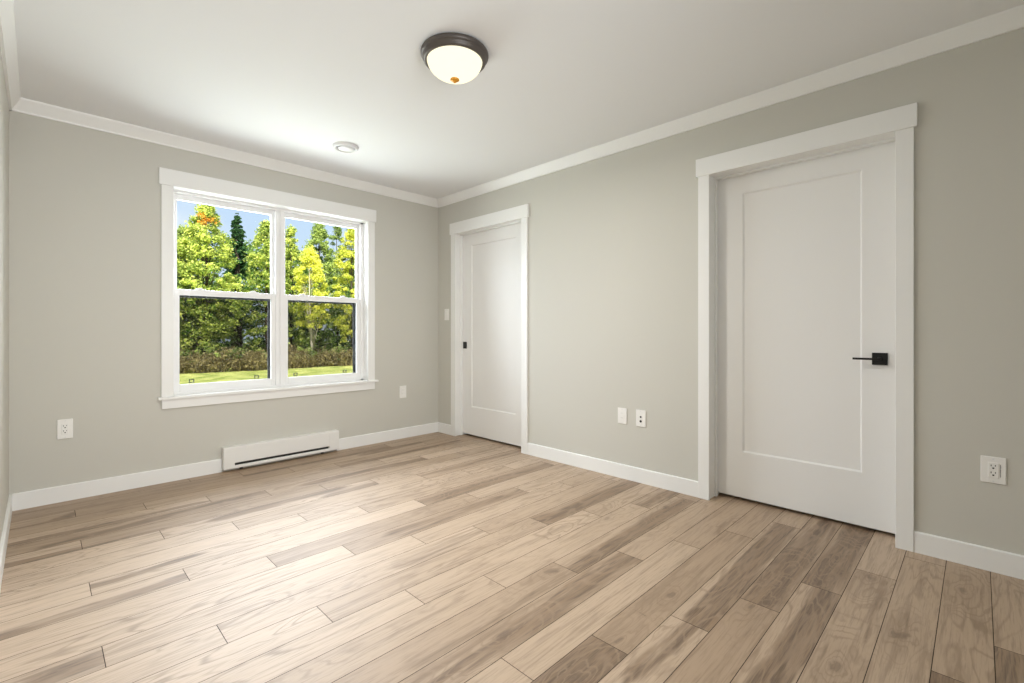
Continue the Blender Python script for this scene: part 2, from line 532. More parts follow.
# ------------------------------------------------------------------ floor of wood planks, one mesh
PW = 0.1422
HEART = [
 (1,.45,[(-3.07,3.13),(-2.95,3.11),(-2.82,2.46)],2),
 (.85,.3,[(-3.08,4.75),(-2.76,4.85),(-2.32,4.72)],4),
 (.8,.4,[(-2.9,5.85),(-2.71,5.73),(-2.39,5.36),(-2.01,5.2)],5),
 (1,.4,[(-3.08,6.80),(-2.97,6.85),(-2.72,6.9)],6),
 (.7,.35,[(-2.85,6.9),(-2.56,6.9)],6),
 (.75,.45,[(-3.07,11.79),(-2.92,11.72),(-2.68,11.71),(-2.49,11.58)],11),
 (.75,.3,[(-3.03,10.2),(-2.76,10.4),(-2.53,10.23)],10),
 (.55,.95,[(-3.09,14.3),(-2.99,14.3),(-2.9,14.4),(-2.80,14.5)],14),
 (.9,.4,[(-1.91,1.85),(-1.37,1.9),(-0.4,1.9)],1),
 (.9,.35,[(-1.32,3.76),(-0.78,3.75),(-0.07,3.6)],3),
 (.8,.4,[(-0.94,2.3),(-0.40,2.2)],2),
 (.8,.5,[(-1.59,5.56),(-1.19,5.54),(-0.72,5.75)],5),
 (.7,.5,[(-1.62,7.82),(-1.30,7.80)],7),
 (.7,.5,[(-2.21,7.3),(-1.86,7.25),(-1.6,7.2)],7),
 (.5,.4,[(-1.01,8.33),(-0.55,8.48),(0.17,8.42)],8),
 (.75,.7,[(-1.30,11.59),(-0.94,11.7),(-0.07,11.75)],11),
 (.6,.8,[(-1.6,13.54),(-1.15,13.51),(-0.55,13.75),(-0.03,13.8)],13),
 (.5,.9,[(-1.79,15.58),(-1.55,15.6),(-1.29,15.7)],15),
 (.75,.8,[(-1.0,16.5),(-0.67,16.6),(-0.02,16.8)],16),
 (.7,.8,[(-0.38,18.49),(-0.02,18.7)],18),
 (1,.55,[(-1.31,19.80),(-1.1,19.75),(-0.75,19.66),(-0.10,19.62)],19),
 (.6,.9,[(-1.52,20.5),(-1.32,20.47),(-0.97,20.6)],20),
 (.65,.8,[(-2.14,20.41),(-1.85,20.48),(-1.57,20.65)],20),
 (1,.9,[(-1.60,22.54),(-1.95,22.52)],22),
 (1,.6,[(-1.31,23.70),(-1.0,23.62),(-0.76,23.56),(-0.09,23.45)],23),
 (.6,.5,[(-1.63,23.37),(-1.32,23.6)],23),
 (.75,.95,[(-1.0,24.35),(-0.63,24.5),(0.0,24.6)],24),
 (.75,.95,[(-0.70,25.3),(-0.36,25.54),(0.08,25.7)],25),
 (1,.55,[(-0.73,25.66),(-1.13,25.68),(-1.50,25.6)],25),
 (1,1.2,[(-0.73,29.4),(-1.3,29.4)],29),
 (.8,1.2,[(-1.03,28.4),(-1.4,28.4)],28),
 (.3,.4,[(-1.63,24.3),(-1.37,24.4),(-1.05,24.5)],24),
 (.35,.5,[(-0.74,26.2),(-0.48,26.43)],26),
 (.3,.4,[(-1.02,26.7),(-0.61,26.8)],26),
 (.4,.5,[(-0.91,27.32),(-0.73,27.39)],27),
 (.4,.5,[(-0.52,28.4),(-0.28,28.5)],28),
 (.35,.4,[(-1.76,17.71),(-1.47,17.67),(-1.01,17.6)],17),
 (.4,.5,[(-2.08,19.8),(-1.76,19.75),(-1.41,19.8)],19),
 (.35,.4,[(-1.47,21.55),(-1.07,21.7),(-0.7,21.76)],21),
 (.45,.4,[(-1.24,22.3),(-0.89,22.3)],22),
]
def heart_at(row, x, v, xa_, xb_):
    h = 0.0
    for s, w, pts, r in HEART:
        if r != row:
            continue
        mx = sum(p[0] for p in pts) / len(pts)
        if not (xa_ - 0.02 < mx < xb_ + 0.02):
            continue
        best = 9
        for (xa, ra), (xb, rb) in zip(pts, pts[1:]):
            va, vb = ra - row, rb - row
            t = 0 if abs(xb - xa) < 1e-6 else max(0, min(1, (x - xa) / (xb - xa)))
            dx = (x - (xa + (xb - xa) * t)) / 0.10
            dv = (v - (va + (vb - va) * t)) / (w * 0.5)
            best = min(best, math.hypot(dx, dv))
        h = max(h, s * max(0.0, min(1.0, 1.45 - 0.75 * best)))
    return h

KNOTS = [(24,-.64,.51),(25,-.34,.46),(20,-1.86,.43),(27,-.83,.36),(28,-.30,.43),(24,-1.06,.33),(22,-1.58,.51),(19,-1.40,.31),
         (22,-1.19,.51),(26,-.45,.40),(24,-.96,.60),(22,-1.80,.6),(26,-1.21,.5),(11,-.90,.3),(19,-.33,.35),(17,-.67,.3),(25,-.63,.4),(16,-1.08,.5),(4,-2.72,.7)]
def build_floor():
    rng = random.Random(11)
    bm = bmesh.new()
    lay = bm.loops.layers.float_color.new('plank')
    klay = bm.verts.layers.float_vector.new('knot')
    box(bm, XL - 0.02, WT + 0.01, YR - 0.02, YB + 0.02, -0.030, -0.0022)
    for f in bm.faces:
        f.material_index = 1
    gap = 0.0012
    tones = {}
    for row in range(0, 35):
        yt = 0.0 if row == 0 else -(0.108 + PW * (row - 1))
        yb = -(0.108 + PW * row)
        if yt < YR:
            break
        yb = max(yb, YR)
        ph = (3 - row) % 4
        cuts = [WT]
        j = -2
        while True:
            x = -0.098 - 0.303 * ph - 1.212 * j
            j += 1
            if x >= WT:
                continue
            if x <= XL:
                break
            cuts.append(x)
        cuts.append(XL)
        for xb, xa in zip(cuts, cuts[1:]):
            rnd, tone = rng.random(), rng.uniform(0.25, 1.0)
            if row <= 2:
                tone *= 0.45  # lack of window sheen along the back wall put into plank tone
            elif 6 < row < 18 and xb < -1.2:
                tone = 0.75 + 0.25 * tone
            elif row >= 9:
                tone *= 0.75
            a, b = xa + gap, xb - gap
            nx = max(1, int((b - a) / 0.035))
            nv = 7
            grid = [[bm.verts.new((a + (b - a) * i / nx, (yt - gap) + ((yb + gap) - (yt - gap)) * q / nv, 0)) for q in range(nv + 1)] for i in range(nx + 1)]
            mine = [(kx, kv_) for kr_, kx, kv_ in KNOTS if kr_ == row and xa < kx < xb]
            far = rng.random() < 0.45
            rk = (xa + (xb - xa) * rng.uniform(0.1, 0.9), rng.uniform(0.2, 0.8))
            for i in range(nx + 1):
                xx = a + (b - a) * i / nx
                for q in range(nv + 1):
                    yy = yt + (yb - yt) * q / nv
                    if mine:
                        kx, kv_ = min(mine, key=lambda t: abs(t[0] - xx))
                        st = 1.0
                    else:
                        kx, kv_, st = rk[0], rk[1], (0.55 if far else 0.0)
                    grid[i][q][klay] = (xx - kx, yy - (yt + (yb - yt) * kv_), st)
            vals = [[heart_at(row, a + (b - a) * i / nx, q / nv, xa, xb) for q in range(nv + 1)] for i in range(nx + 1)]
            for i in range(nx):
                for q in range(nv):
                    f = bm.faces.new((grid[i][q], grid[i][q + 1], grid[i + 1][q + 1], grid[i + 1][q]))
                    for lp, (ii, qq) in zip(f.loops, ((i, q), (i, q + 1), (i + 1, q + 1), (i + 1, q))):
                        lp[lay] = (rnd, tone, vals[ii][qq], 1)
    bmesh.ops.recalc_face_normals(bm, faces=bm.faces)
    for f in bm.faces:
        if f.material_index == 0 and f.normal.z < 0:
            f.normal_flip()
    me = bpy.data.meshes.new('floor')
    bm.to_mesh(me)
    bm.free()
    me.materials.append(M['wood'])
    me.materials.append(M['subfloor'])
    o = bpy.data.objects.new('floor', me)
    COL.objects.link(o)
    o['kind'] = 'structure'
build_floor()

# ------------------------------------------------------------------ doors in the right wall
def door(name, panel, SLAB_X):
    ya, yb, zt = DOORS[name]
    root = empty(name, (0, (ya + yb) / 2, 0), kind='structure')
    T = 0.016
    for y0, y1 in ((ya, ya + CW), (yb - CW, yb)):
        obj('side_casing', bx(-T, 0.001, y0, y1, 0, zt + 0.002), M['trim'], root, 0.0015)
    obj('head_casing', bx(-0.022, 0.001, yb - CW - 0.013, ya + CW + 0.013, zt + 0.002, zt + 0.114), M['trim'], root, 0.0015)
    j = 0.014
    r = 0.005
    obj('jamb', boxes((-0.001, WT - 0.001, ya + r, ya + r + j, 0, zt + r), (-0.001, WT - 0.001, yb - r - j, yb - r, 0, zt + r),
                      (-0.001, WT - 0.001, yb - r - j, ya + r + j, zt + r, zt + r + j)), M['trim'], root, 0.001)
    s0, s1 = SLAB_X - 0.036, SLAB_X - 0.001
    obj('door_stop', boxes((s0, s1, ya + r - 0.011, ya + r, 0, zt + r - 0.011), (s0, s1, yb - r, yb - r + 0.011, 0, zt + r - 0.011),
                           (s0, s1, yb - r, ya + r, zt + r - 0.011, zt + r)), M['trim'], root, 0.0015)
    # slab: stiles and rails around one recessed flat panel with a small sloped edge
    py0, py1, pz0, pz1 = panel
    sy0, sy1, sz0, sz1 = ya + 0.002, yb - 0.002, 0.022, zt + 0.002
    X, D, B = SLAB_X, 0.009, 0.009
    bm = bmesh.new()
    def rect(x, a, b, c, d):
        return [bm.verts.new(p) for p in ((x, a, c), (x, b, c), (x, b, d), (x, a, d))]
    o_ = rect(X, sy0, sy1, sz0, sz1)
    i_ = rect(X, py0, py1, pz0, pz1)
    p_ = rect(X + D, py0 - B, py1 + B, pz0 + B, pz1 - B)
    k_ = rect(X + 0.040, sy0, sy1, sz0, sz1)
    for q in range(4):
        w = (q + 1) % 4
        bm.faces.new((o_[q], o_[w], i_[w], i_[q]))
        bm.faces.new((i_[q], i_[w], p_[w], p_[q]))
        bm.faces.new((o_[q], k_[q], k_[w], o_[w]))
    bm.faces.new(p_)
    bm.faces.new(k_[::-1])
    slab = obj('door_slab', bm, M['door'], root)
    return root, slab

# far door: flush pull at its edge
r1, s1 = door('door_1', (-0.440, -1.062, 0.300, 1.922), 0.085)
SLAB_X = 0.085
h = obj('flush_pull', boxes((SLAB_X - 0.006, SLAB_X + 0.001, -0.318, -0.368, 0.884, 0.952)), M['black'], s1, 0.0015)
h['label'] = 'matte black square flush pull'
obj('pull_recess', boxes((SLAB_X - 0.0075, SLAB_X - 0.005, -0.330, -0.356, 0.897, 0.939)), M['dark_gap'], h, 0.001)
# near door: square rose and thin lever
r2, s2 = door('door_2', (-3.008, -3.612, 0.306, 1.922), 0.120)
SLAB_X = 0.120
hd = obj('door_handle', bx(SLAB_X - 0.010, SLAB_X + 0.001, -3.655, -3.720, 0.885, 0.948), M['black'], s2, 0.0012)
hd['label'] = 'matte black square rose with a thin lever'
obj('lever', boxes((SLAB_X - 0.052, SLAB_X - 0.008, -3.680, -3.696, 0.908, 0.924),
                   (SLAB_X - 0.056, SLAB_X - 0.045, -3.578, -3.696, 0.911, 0.922)), M['black'], hd, 0.0015)

# ------------------------------------------------------------------ window in the back wall
def window():
    root = empty('window_1', ((WX0 + WX1) / 2, 0, WZ0), kind='structure')
    T = 0.016
    cw = 0.070
    obj('side_casing', bx(WX0 - cw, WX0, -T, 0.001, WZ0, WZ1 + 0.002), M['trim'], root, 0.0015)
    obj('side_casing', bx(WX1, WX1 + cw, -T, 0.001, WZ0, WZ1 + 0.002), M['trim'], root, 0.0015)
    obj('head_casing', bx(WX0 - cw - 0.013, WX1 + cw + 0.013, -0.021, 0.001, WZ1 + 0.002, WZ1 + 0.117), M['trim'], root, 0.0015)
    obj('window_stool', bx(WX0 - cw - 0.020, WX1 + cw + 0.030, -0.034, 0.001, WZ0 - 0.019, WZ0), M['trim'], root, 0.003)
    obj('apron', bx(WX0 - cw + 0.003, WX1 + cw, -T, 0.001, WZ0 - 0.084, WZ0 - 0.019), M['trim'], root, 0.0015)
    F0, F1 = 0.072, 0.155        # depth range of the vinyl unit
    j = 0.010
    obj('jamb', boxes((WX0 - j, WX0, 0.0, F1, WZ0 - 0.02, WZ1 + j), (WX1, WX1 + j, 0.0, F1, WZ0 - 0.02, WZ1 + j),
                      (WX0 - j, WX1 + j, 0.0, F1, WZ1, WZ1 + j), (WX0 - j, WX1 + j, 0.0, F1, WZ0 - 0.02, WZ0)), M['trim'], root)
    fw = 0.019
    xm0, xm1 = -1.594, -1.526    # mullion between the two units
    obj('window_frame', boxes((WX0, WX0 + fw, F0, F1, WZ0, WZ1), (WX1 - fw - 0.010, WX1, F0, F1, WZ0, WZ1),
                              (WX0, WX1, F0, F1, WZ1 - 0.018, WZ1), (WX0, WX1, F0, F1, WZ0, WZ0 + 0.014)), M['vinyl'], root, 0.002)
    obj('mullion', boxes((xm0, -1.561, F0, F1, WZ0 + 0.014, WZ1 - 0.018), (-1.559, xm1, F0, F1, WZ0 + 0.014, WZ1 - 0.018)), M['vinyl'], root, 0.002)
    units = ((WX0 + fw, xm0, 'left'), (xm1, WX1 - fw - 0.010, 'right'))
    zb, zt = WZ0 + 0.014, WZ1 - 0.018
    zm0, zm1 = 1.325, 1.367      # meeting rail
    for a, b, side in units:
        st = 0.032
        # lower sash, nearer the room
        y0, y1 = 0.080, 0.106
        ls = obj('lower_sash', boxes((a, a + st, y0, y1, zb, zm1), (b - st, b, y0, y1, zb, zm1),
                                     (a + st, b - st, y0, y1, zb, zb + 0.056), (a + st, b - st, y0, y1, zm0, zm1)), M['vinyl'], root, 0.002)
        obj('glass', bx(a + st - 0.004, b - st + 0.004, 0.095, 0.099, zb + 0.052, zm0 + 0.004), M['glass'], ls)
        for fx in (0.24, 0.77):
            lx = a + (b - a) * fx
            lock = boxes((lx - 0.034, lx + 0.034, 0.083, 0.104, zm1 - 0.001, zm1 + 0.007))
            lathe([(0, zm1 + 0.019), (0.012, zm1 + 0.018), (0.015, zm1 + 0.006), (0, zm1 + 0.006)], (lx, 0.094), 16, lock)
            box(lock, lx - 0.030, lx, 0.082, 0.092, zm1 + 0.008, zm1 + 0.015)
            obj('sash_lock', lock, M['vinyl'], ls, 0.002)
        # upper sash, further out
        y0, y1 = 0.112, 0.138
        st2 = 0.022
        us = obj('upper_sash', boxes((a, a + st2, y0, y1, zm0, zt), (b - st2, b, y0, y1, zm0, zt),
                                     (a + st2, b - st2, y0, y1, zt - 0.038, zt), (a + st2, b - st2, y0, y1, zm0 + 0.004, zm0 + 0.046)), M['vinyl'], root, 0.002)
        obj('glass', bx(a + st2 - 0.004, b - st2 + 0.004, 0.123, 0.127, zm0 + 0.040, zt - 0.034), M['glass'], us)
        # insect screen over the lower half, outermost
        sy0, sy1, sw = 0.146, 0.154, 0.036
        sc = obj('insect_screen', bx(a + 0.002 + sw, b - 0.002 - sw, 0.1495, 0.1500, zb + 0.006, zm0 - 0.008), M['screen'], root)
        sc['label'] = 'charcoal insect screen over the lower half'
        obj('screen_frame', boxes((a + 0.002, a + 0.002 + sw, sy0, sy1, zb, zm0 + 0.034), (b - 0.002 - sw, b - 0.002, sy0, sy1, zb, zm0 + 0.034),
                                  (a + 0.002 + sw, b - 0.002 - sw, sy0, sy1, zm0 - 0.013, zm0 + 0.034), (a + 0.002 + sw, b - 0.002 - sw, sy0, sy1, zb, zb + 0.012)),
            M['screen_frame'], sc)
        for fx in (0.17, 0.82):
            lx = a + (b - a) * fx
            t = 0.005
            z0 = zb + 0.060
            hw, hh = 0.016, 0.026
            obj('pull_tab', boxes((lx - hw, lx + hw, 0.138, 0.146, z0 + hh - t, z0 + hh), (lx - hw, lx + hw, 0.138, 0.146, z0, z0 + t),
                                  (lx - hw, lx - hw + t, 0.138, 0.146, z0, z0 + hh), (lx + hw - t, lx + hw, 0.138, 0.146, z0, z0 + hh)),
                M['screen_frame'], sc)
window()

# ------------------------------------------------------------------ baseboard heater
def heater():
    x0, x1, y = HX0, HX1, -0.060
    zb, zt = 0.022, 0.186
    r = empty('baseboard_heater', ((x0 + x1) / 2, 0, 0), 'long low white electric heater on the floor line under the window', 'heater')
    prof = [(0, zb + 0.03), (0.004, zb), (0.050, zb), (0.050, zt - 0.01), (0.040, zt), (0, zt)]
    e = 0.075
    cap = [(0.0, zb), (0.056, zb), (0.060, zb + 0.004), (0.060, zt - 0.006), (0.054, zt), (0.0, zt)]
    obj('end_cap', extrude_profile(cap, (x0, 0), (x0 + e, 0), (0, -1)), M['heater'], r, 0.001)
    obj('end_cap', extrude_profile(cap, (x1 - e * 1.15, 0), (x1, 0), (0, -1)), M['heater'], r, 0.001)
    a, b = x0 + e, x1 - e * 1.15
    obj('front_cover', extrude_profile([(0.0, zt - 0.002), (0.0, zt), (0.054, zt), (0.060, zt - 0.006), (0.060, 0.066), (0.057, 0.062), (0.055, 0.066), (0.055, zt - 0.008)],
                                       (a, 0), (b, 0), (0, -1)), M['heater'], r)
    obj('bottom_lip', extrude_profile([(0.030, zb), (0.058, zb), (0.060, zb + 0.003), (0.060, 0.042), (0.057, 0.045), (0.052, 0.039), (0.052, zb + 0.006), (0.030, zb + 0.004)],
                                      (a, 0), (b, 0), (0, -1)), M['heater'], r)
    obj('heating_element', bx(a, b, -0.040, -0.002, zb + 0.006, zt - 0.02), M['dark_gap'], r)
    for q in (x0 + 0.12, x1 - 0.14):
        obj('mounting_foot', bx(q, q + 0.02, -0.022, -0.005, 0.0, zb), M['dark_gap'], r)
heater()

# ------------------------------------------------------------------ wall plates
def plate(name, wall, c, z, w, hgt, label, cat, style, group=None):
    """wall 'B' (faces -y) or 'R' (faces -x); c = x or y of the centre."""
    def P(u0, u1, d0, d1, z0, z1):
        # u grows to the viewer's right, d grows out of the wall
        if wall == 'B':
            return (c + u0, c + u1, -d0, -d1, z + z0, z + z1)
        return (-d0, -d1, c - u0, c - u1, z + z0, z + z1)
    r = empty(name, (c, 0, z) if wall == 'B' else (0, c, z), label, cat, group)
    pl = obj('cover_plate', bx(*P(-w / 2, w / 2, 0, 0.006, -hgt / 2, hgt / 2)), M['plastic'], r, 0.003, 3)
    iw, ih = 0.0165, 0.0335
    def screws():
        for s in (-1, 1):
            obj('screw', bx(*P(-0.003, 0.003, 0.006, 0.0068, s * (hgt / 2 - 0.010) - 0.003, s * (hgt / 2 - 0.010) + 0.003)), M['vent'], pl, 0.001)
    if style == 'outlet':
        f = obj('receptacle', bx(*P(-iw, iw, 0.005, 0.0085, -ih, ih)), M['plastic'], r, 0.0015)
        for s in (-1, 1):
            cz = s * 0.0155
            obj('socket', boxes(P(-0.0082, -0.0055, 0.0085, 0.0090, cz + 0.001, cz + 0.0085), P(0.0052, 0.0078, 0.0085, 0.0090, cz + 0.002, cz + 0.0085),
                                P(-0.0030, 0.0030, 0.0085, 0.0090, cz - 0.0095, cz - 0.0035)), M['socket'], f)
        screws()
        return r, P
    if style == 'decora':
        f = obj('receptacle', bx(*P(-iw, iw, 0.005, 0.0080, -ih, ih)), M['plastic'], r, 0.0015)
        for s in (-1, 1):
            cz = s * 0.0165
            obj('socket', boxes(P(-0.0078, -0.0060, 0.0080, 0.0084, cz, cz + 0.007), P(0.0058, 0.0074, 0.0080, 0.0084, cz + 0.001, cz + 0.007)), M['grey_slot'], f)
        screws()
        return r, P
    if style == 'jack':
        for q, (s, rad) in enumerate(((0.010, 0.0065), (-0.020, 0.0085))):
            k = 16
            bm = bmesh.new()
            for d0, d1, rr in ((0.005, 0.0085, rad), ):
                A, B = [], []
                for i in range(k):
                    u, zz = rr * math.cos(2 * math.pi * i / k), s + rr * math.sin(2 * math.pi * i / k)
                    for d, L in ((d0, A), (d1, B)):
                        L.append(bm.verts.new((c + u, -d, z + zz) if wall == 'B' else (-d, c - u, z + zz)))
                for i in range(k):
                    bm.faces.new((A[i], A[(i + 1) % k], B[(i + 1) % k], B[i]))
                bm.faces.new(B)
            obj('jack', bm, M['socket'], pl)
        screws()
        return r, P
    if style == 'switch':
        obj('rocker', bx(*P(-iw, iw, 0.005, 0.0095, -ih, ih)), M['plastic'], r, 0.002)
        screws()
        return r, P

plate('wall_outlet', 'B', -2.859, 0.450, 0.072, 0.122, 'white duplex outlet on the window wall by the left corner', 'outlet', 'outlet')
plate('wall_outlet', 'B', -0.431, 0.458, 0.076, 0.120, 'small white outlet plate between the window and the far door', 'outlet', 'decora')
plate('wall_outlet', 'R', -2.226, 0.449, 0.074, 0.114, 'blank-looking white wall plate, one nearer the far door of a low pair', 'outlet', 'decora')
plate('jack_plate', 'R', -2.375, 0.450, 0.076, 0.118, 'white wall plate with two round dark jacks, beside the near door', 'jack plate', 'jack')
o3, P3 = plate('wall_outlet', 'R', -4.099, 0.448, 0.080, 0.117, 'white duplex outlet with printed side text beyond the near door', 'outlet', 'outlet')
pr = random.Random(3)
txt = bmesh.new()
zz = -0.027
while zz < 0.027:
    L_ = pr.uniform(0.002, 0.0055)
    box(txt, *P3(0.0205, 0.0225 + pr.uniform(0, 0.0015), 0.0059, 0.0063, zz, zz + L_))
    zz += L_ + 0.0012
obj('printed_text', txt, M['ink'], o3)
plate('light_switch', 'R', -0.152, 1.232, 0.074, 0.116, 'white rocker light switch between the corner and the far door', 'light switch', 'switch')

# ------------------------------------------------------------------ ceiling light
def ceiling_light():
    cx, cy = -1.525, -2.215
    r = empty('ceiling_light', (cx, cy, H), 'flush ceiling light with dark bronze pan and lit glass bowl', 'ceiling light')
    # the bulbs' light as it leaves the bowl
    lamp = light('lamp_light', 'AREA', (cx, cy, H - 0.176), 23, (1.0, 0.965, 0.89), (0.26, 0.26), (0, 0, -1))
    lamp.data.shape = 'DISK'
    lamp.visible_glossy = False   # the glowing bowl itself is what shows in reflections
    lamp.parent = r
    lamp.location = (0, 0, -0.176)
    obj('pan', lathe([(0, H), (0.148, H), (0.162, H - 0.004), (0.167, H - 0.012), (0.166, H - 0.022), (0.161, H - 0.027), (0.155, H - 0.031),
                      (0.153, H - 0.046), (0.147, H - 0.050), (0.141, H - 0.051), (0.136, H - 0.049), (0.136, H - 0.030), (0, H - 0.030)], (cx, cy), 96),
        M['bronze'], r, smooth=True)
    z0, rr, dp = H - 0.040, 0.136, 0.094
    prof = [(0.134, z0 + 0.012)]
    for k in range(0, 17):
        t = k / 16 * math.pi / 2
        prof.append((rr * math.cos(t) if k < 16 else 0, z0 - dp * math.sin(t)))
    obj('glass_bowl', lathe(prof, (cx, cy), 96), M['dome'], r, smooth=True)
    zf = z0 - dp
    f = obj('finial', lathe([(0, zf + 0.004), (0.021, zf + 0.002), (0.023, zf - 0.003), (0.017, zf - 0.008), (0.008, zf - 0.011), (0.006, zf - 0.016), (0, zf - 0.019)], (cx, cy), 32),
            M['amber'], r, smooth=True)
    f['label'] = 'small brass finial'
ceiling_light()

def vent():
    cx, cy = -1.360, -0.700
    r = empty('ceiling_vent', (cx, cy, H), 'small round white air vent in the ceiling near the window', 'vent')
    obj('outer_ring', lathe([(0.092, H), (0.092, H - 0.004), (0.086, H - 0.016), (0.078, H - 0.021), (0.070, H - 0.016), (0.066, H - 0.002), (0.066, H)], (cx, cy), 64), M['vent'], r, smooth=True)
    obj('valve_disc', lathe([(0, H - 0.026), (0.030, H - 0.025), (0.052, H - 0.021), (0.058, H - 0.015), (0.050, H - 0.010), (0, H - 0.008)], (cx, cy), 64), M['vent'], r, smooth=True)
    obj('stem', lathe([(0.010, H), (0.010, H - 0.012), (0, H - 0.012)], (cx, cy), 16), M['dark_gap'], r)
vent()

# ------------------------------------------------------------------ outdoors
ZG = -0.62
gb = bmesh.new()
vs = [bm_ for bm_ in ()]
gx0, gx1, gy0, gy1, nx, ny = -30, 50, 0.155, 70, 60, 50
rows = []
for i in range(nx + 1):
    col = []
    for k in range(ny + 1):
        x = gx0 + (gx1 - gx0) * i / nx
        y = gy0 + (gy1 - gy0) * (k / ny) ** 1.3
        z = ZG + 0.06 * mnoise.noise(Vector((x * 0.3, y * 0.3, 0)))
        col.append(gb.verts.new((x, y, z)))
    rows.append(col)
for i in range(nx):
    for k in range(ny):
        gb.faces.new((rows[i][k], rows[i + 1][k], rows[i + 1][k + 1], rows[i][k + 1]))
structure('ground', gb, M['lawn'])

CX, CY, CH, FP, HZ = -2.974, -4.053, 1.062, 469.8, 331.0
YAW = math.radians(45.195)
def spot(px, y):
    """Ground x and viewing depth of a place seen along column px at distance y outside."""
    u = (px - 512) / FP
    dx, dy = math.sin(YAW) + u * math.cos(YAW), math.cos(YAW) - u * math.sin(YAW)
    t = (y - CY) / dy
    return CX + dx * t, t
def zat(py, t):
    return CH + (HZ - py) * t / FP

def leaves(bm, lay, center, radius, n, size, rng, flat=1.0, tint=0.5, up=0.5):
    for _ in range(n):
        d = Vector((rng.gauss(0, 1), rng.gauss(0, 1), rng.gauss(0, 1)))
        d.normalize()
        p = Vector(center) + d * radius * rng.random() ** 0.5
        p.z = center[2] + (p.z - center[2]) * flat
        nrm = (d * 0.6 + Vector((rng.gauss(0, .5), rng.gauss(0, .5), rng.gauss(0, .5) + up))).normalized()
        q = nrm.to_track_quat('Z', 'Y')
        a = rng.random() * 6.283
        s = size * rng.uniform(0.6, 1.3)
        c, sn = math.cos(a) * s, math.sin(a) * s
        ex, ey = q @ Vector((c, sn, 0)), q @ Vector((-sn * .6, c * .6, 0))
        lift = nrm * s * 0.22
        v = [bm.verts.new(p - ex), bm.verts.new(p + ey + lift), bm.verts.new(p + ex), bm.verts.new(p - ey + lift)]
        f = bm.faces.new(v)
        tv = max(0, min(1, tint + rng.gauss(0, 0.30)))
        for lp in f.loops:
            lp[lay] = (tv, tv, tv, 1)

def foliage_object(name, bm, m, parent):
    org = ORG[parent] if parent is not None else Vector((0, 0, 0))
    bmesh.ops.translate(bm, verts=bm.verts, vec=-org)
    me = bpy.data.meshes.new(name)
    bm.to_mesh(me)
    bm.free()
    me.materials.append(m)
    o = bpy.data.objects.new(name, me)
    COL.objects.link(o)
    if parent is not None:
        o.parent = parent
    ORG[o] = org.copy()
    return o

def tree(name, label, px, ytop, wpx, y, mat, seed, base=0.9, n_cl=110, per=42, size=0.10, bark='bark', lean=0.0, tint=0.5, tr=0.07, shape=0.9, orange=False):
    rng = random.Random(seed)
    x, t = spot(px, y)
    top = zat(ytop, t)
    w = wpx * t / FP / 2
    r = empty(name, (x, y, ZG), label, 'tree')
    hh = top - ZG
    pts = [(x + lean * k * hh * 0.9 + 0.05 * math.sin(k * 5 + seed), y + 0.05 * math.cos(k * 4 + seed), ZG - 0.05 + hh * 0.93 * k) for k in (0, .2, .4, .6, .8, 1)]
    tk = bmesh.new()
    tube(tk, pts, [tr * (1.15 - 0.95 * k) for k in (0, .2, .4, .6, .8, 1)], 8)
    fb = bmesh.new()
    lay = fb.loops.layers.float_color.new('tint')
    ob = bmesh.new()
    olay = ob.loops.layers.float_color.new('tint')
    zb = ZG + base
    n_cl, per, size = int(n_cl * 1.5), int(per * 1.7), size * 0.62
    for i in range(n_cl):
        f = rng.random() ** 0.85
        z = zb + (top - zb) * f
        # crown outline: full in the lower half, tapering to a soft tip
        prof = (math.sin(math.pi * min(1, 0.16 + 0.84 * f) ** shape)) ** 0.75
        prof = max(prof, 0.10)
        rad = w * prof * rng.uniform(0.35, 1.0) ** 0.6
        a = rng.random() * 6.283
        c = (x + lean * f * hh + rad * math.cos(a), y + rad * math.sin(a) * 0.9, z - 0.15)
        cr = rng.uniform(0.12, 0.30) * (0.6 + 0.4 * w)
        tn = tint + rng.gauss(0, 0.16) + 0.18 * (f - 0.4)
        if orange and abs(f - 0.90) < 0.035 and math.sin(a) < -0.1 and abs(math.cos(a)) < 0.75:
            leaves(ob, olay, c, cr * 0.8, per // 2, size, rng, 0.75, 0.6)
        else:
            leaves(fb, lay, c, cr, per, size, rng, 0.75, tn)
        if i % 4 == 0:
            k = max(0.12, f * 0.8)
            p0 = Vector(pts[0]).lerp(Vector(pts[-1]), k)
            tube(tk, [p0, (p0 + Vector(c)) / 2 + Vector((0, 0, 0.06)), Vector(c)], [tr * 0.35 * (1.1 - k), tr * 0.25 * (1.1 - k), 0.006], 5)
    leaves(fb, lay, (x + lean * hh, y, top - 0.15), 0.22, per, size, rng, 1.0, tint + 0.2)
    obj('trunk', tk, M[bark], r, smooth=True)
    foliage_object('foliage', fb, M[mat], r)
    if orange:
        o = foliage_object('orange_foliage', ob, M['leaf_orange'], r)
        o['label'] = 'patch of orange leaves near the top'
    else:
        ob.free()
    return r

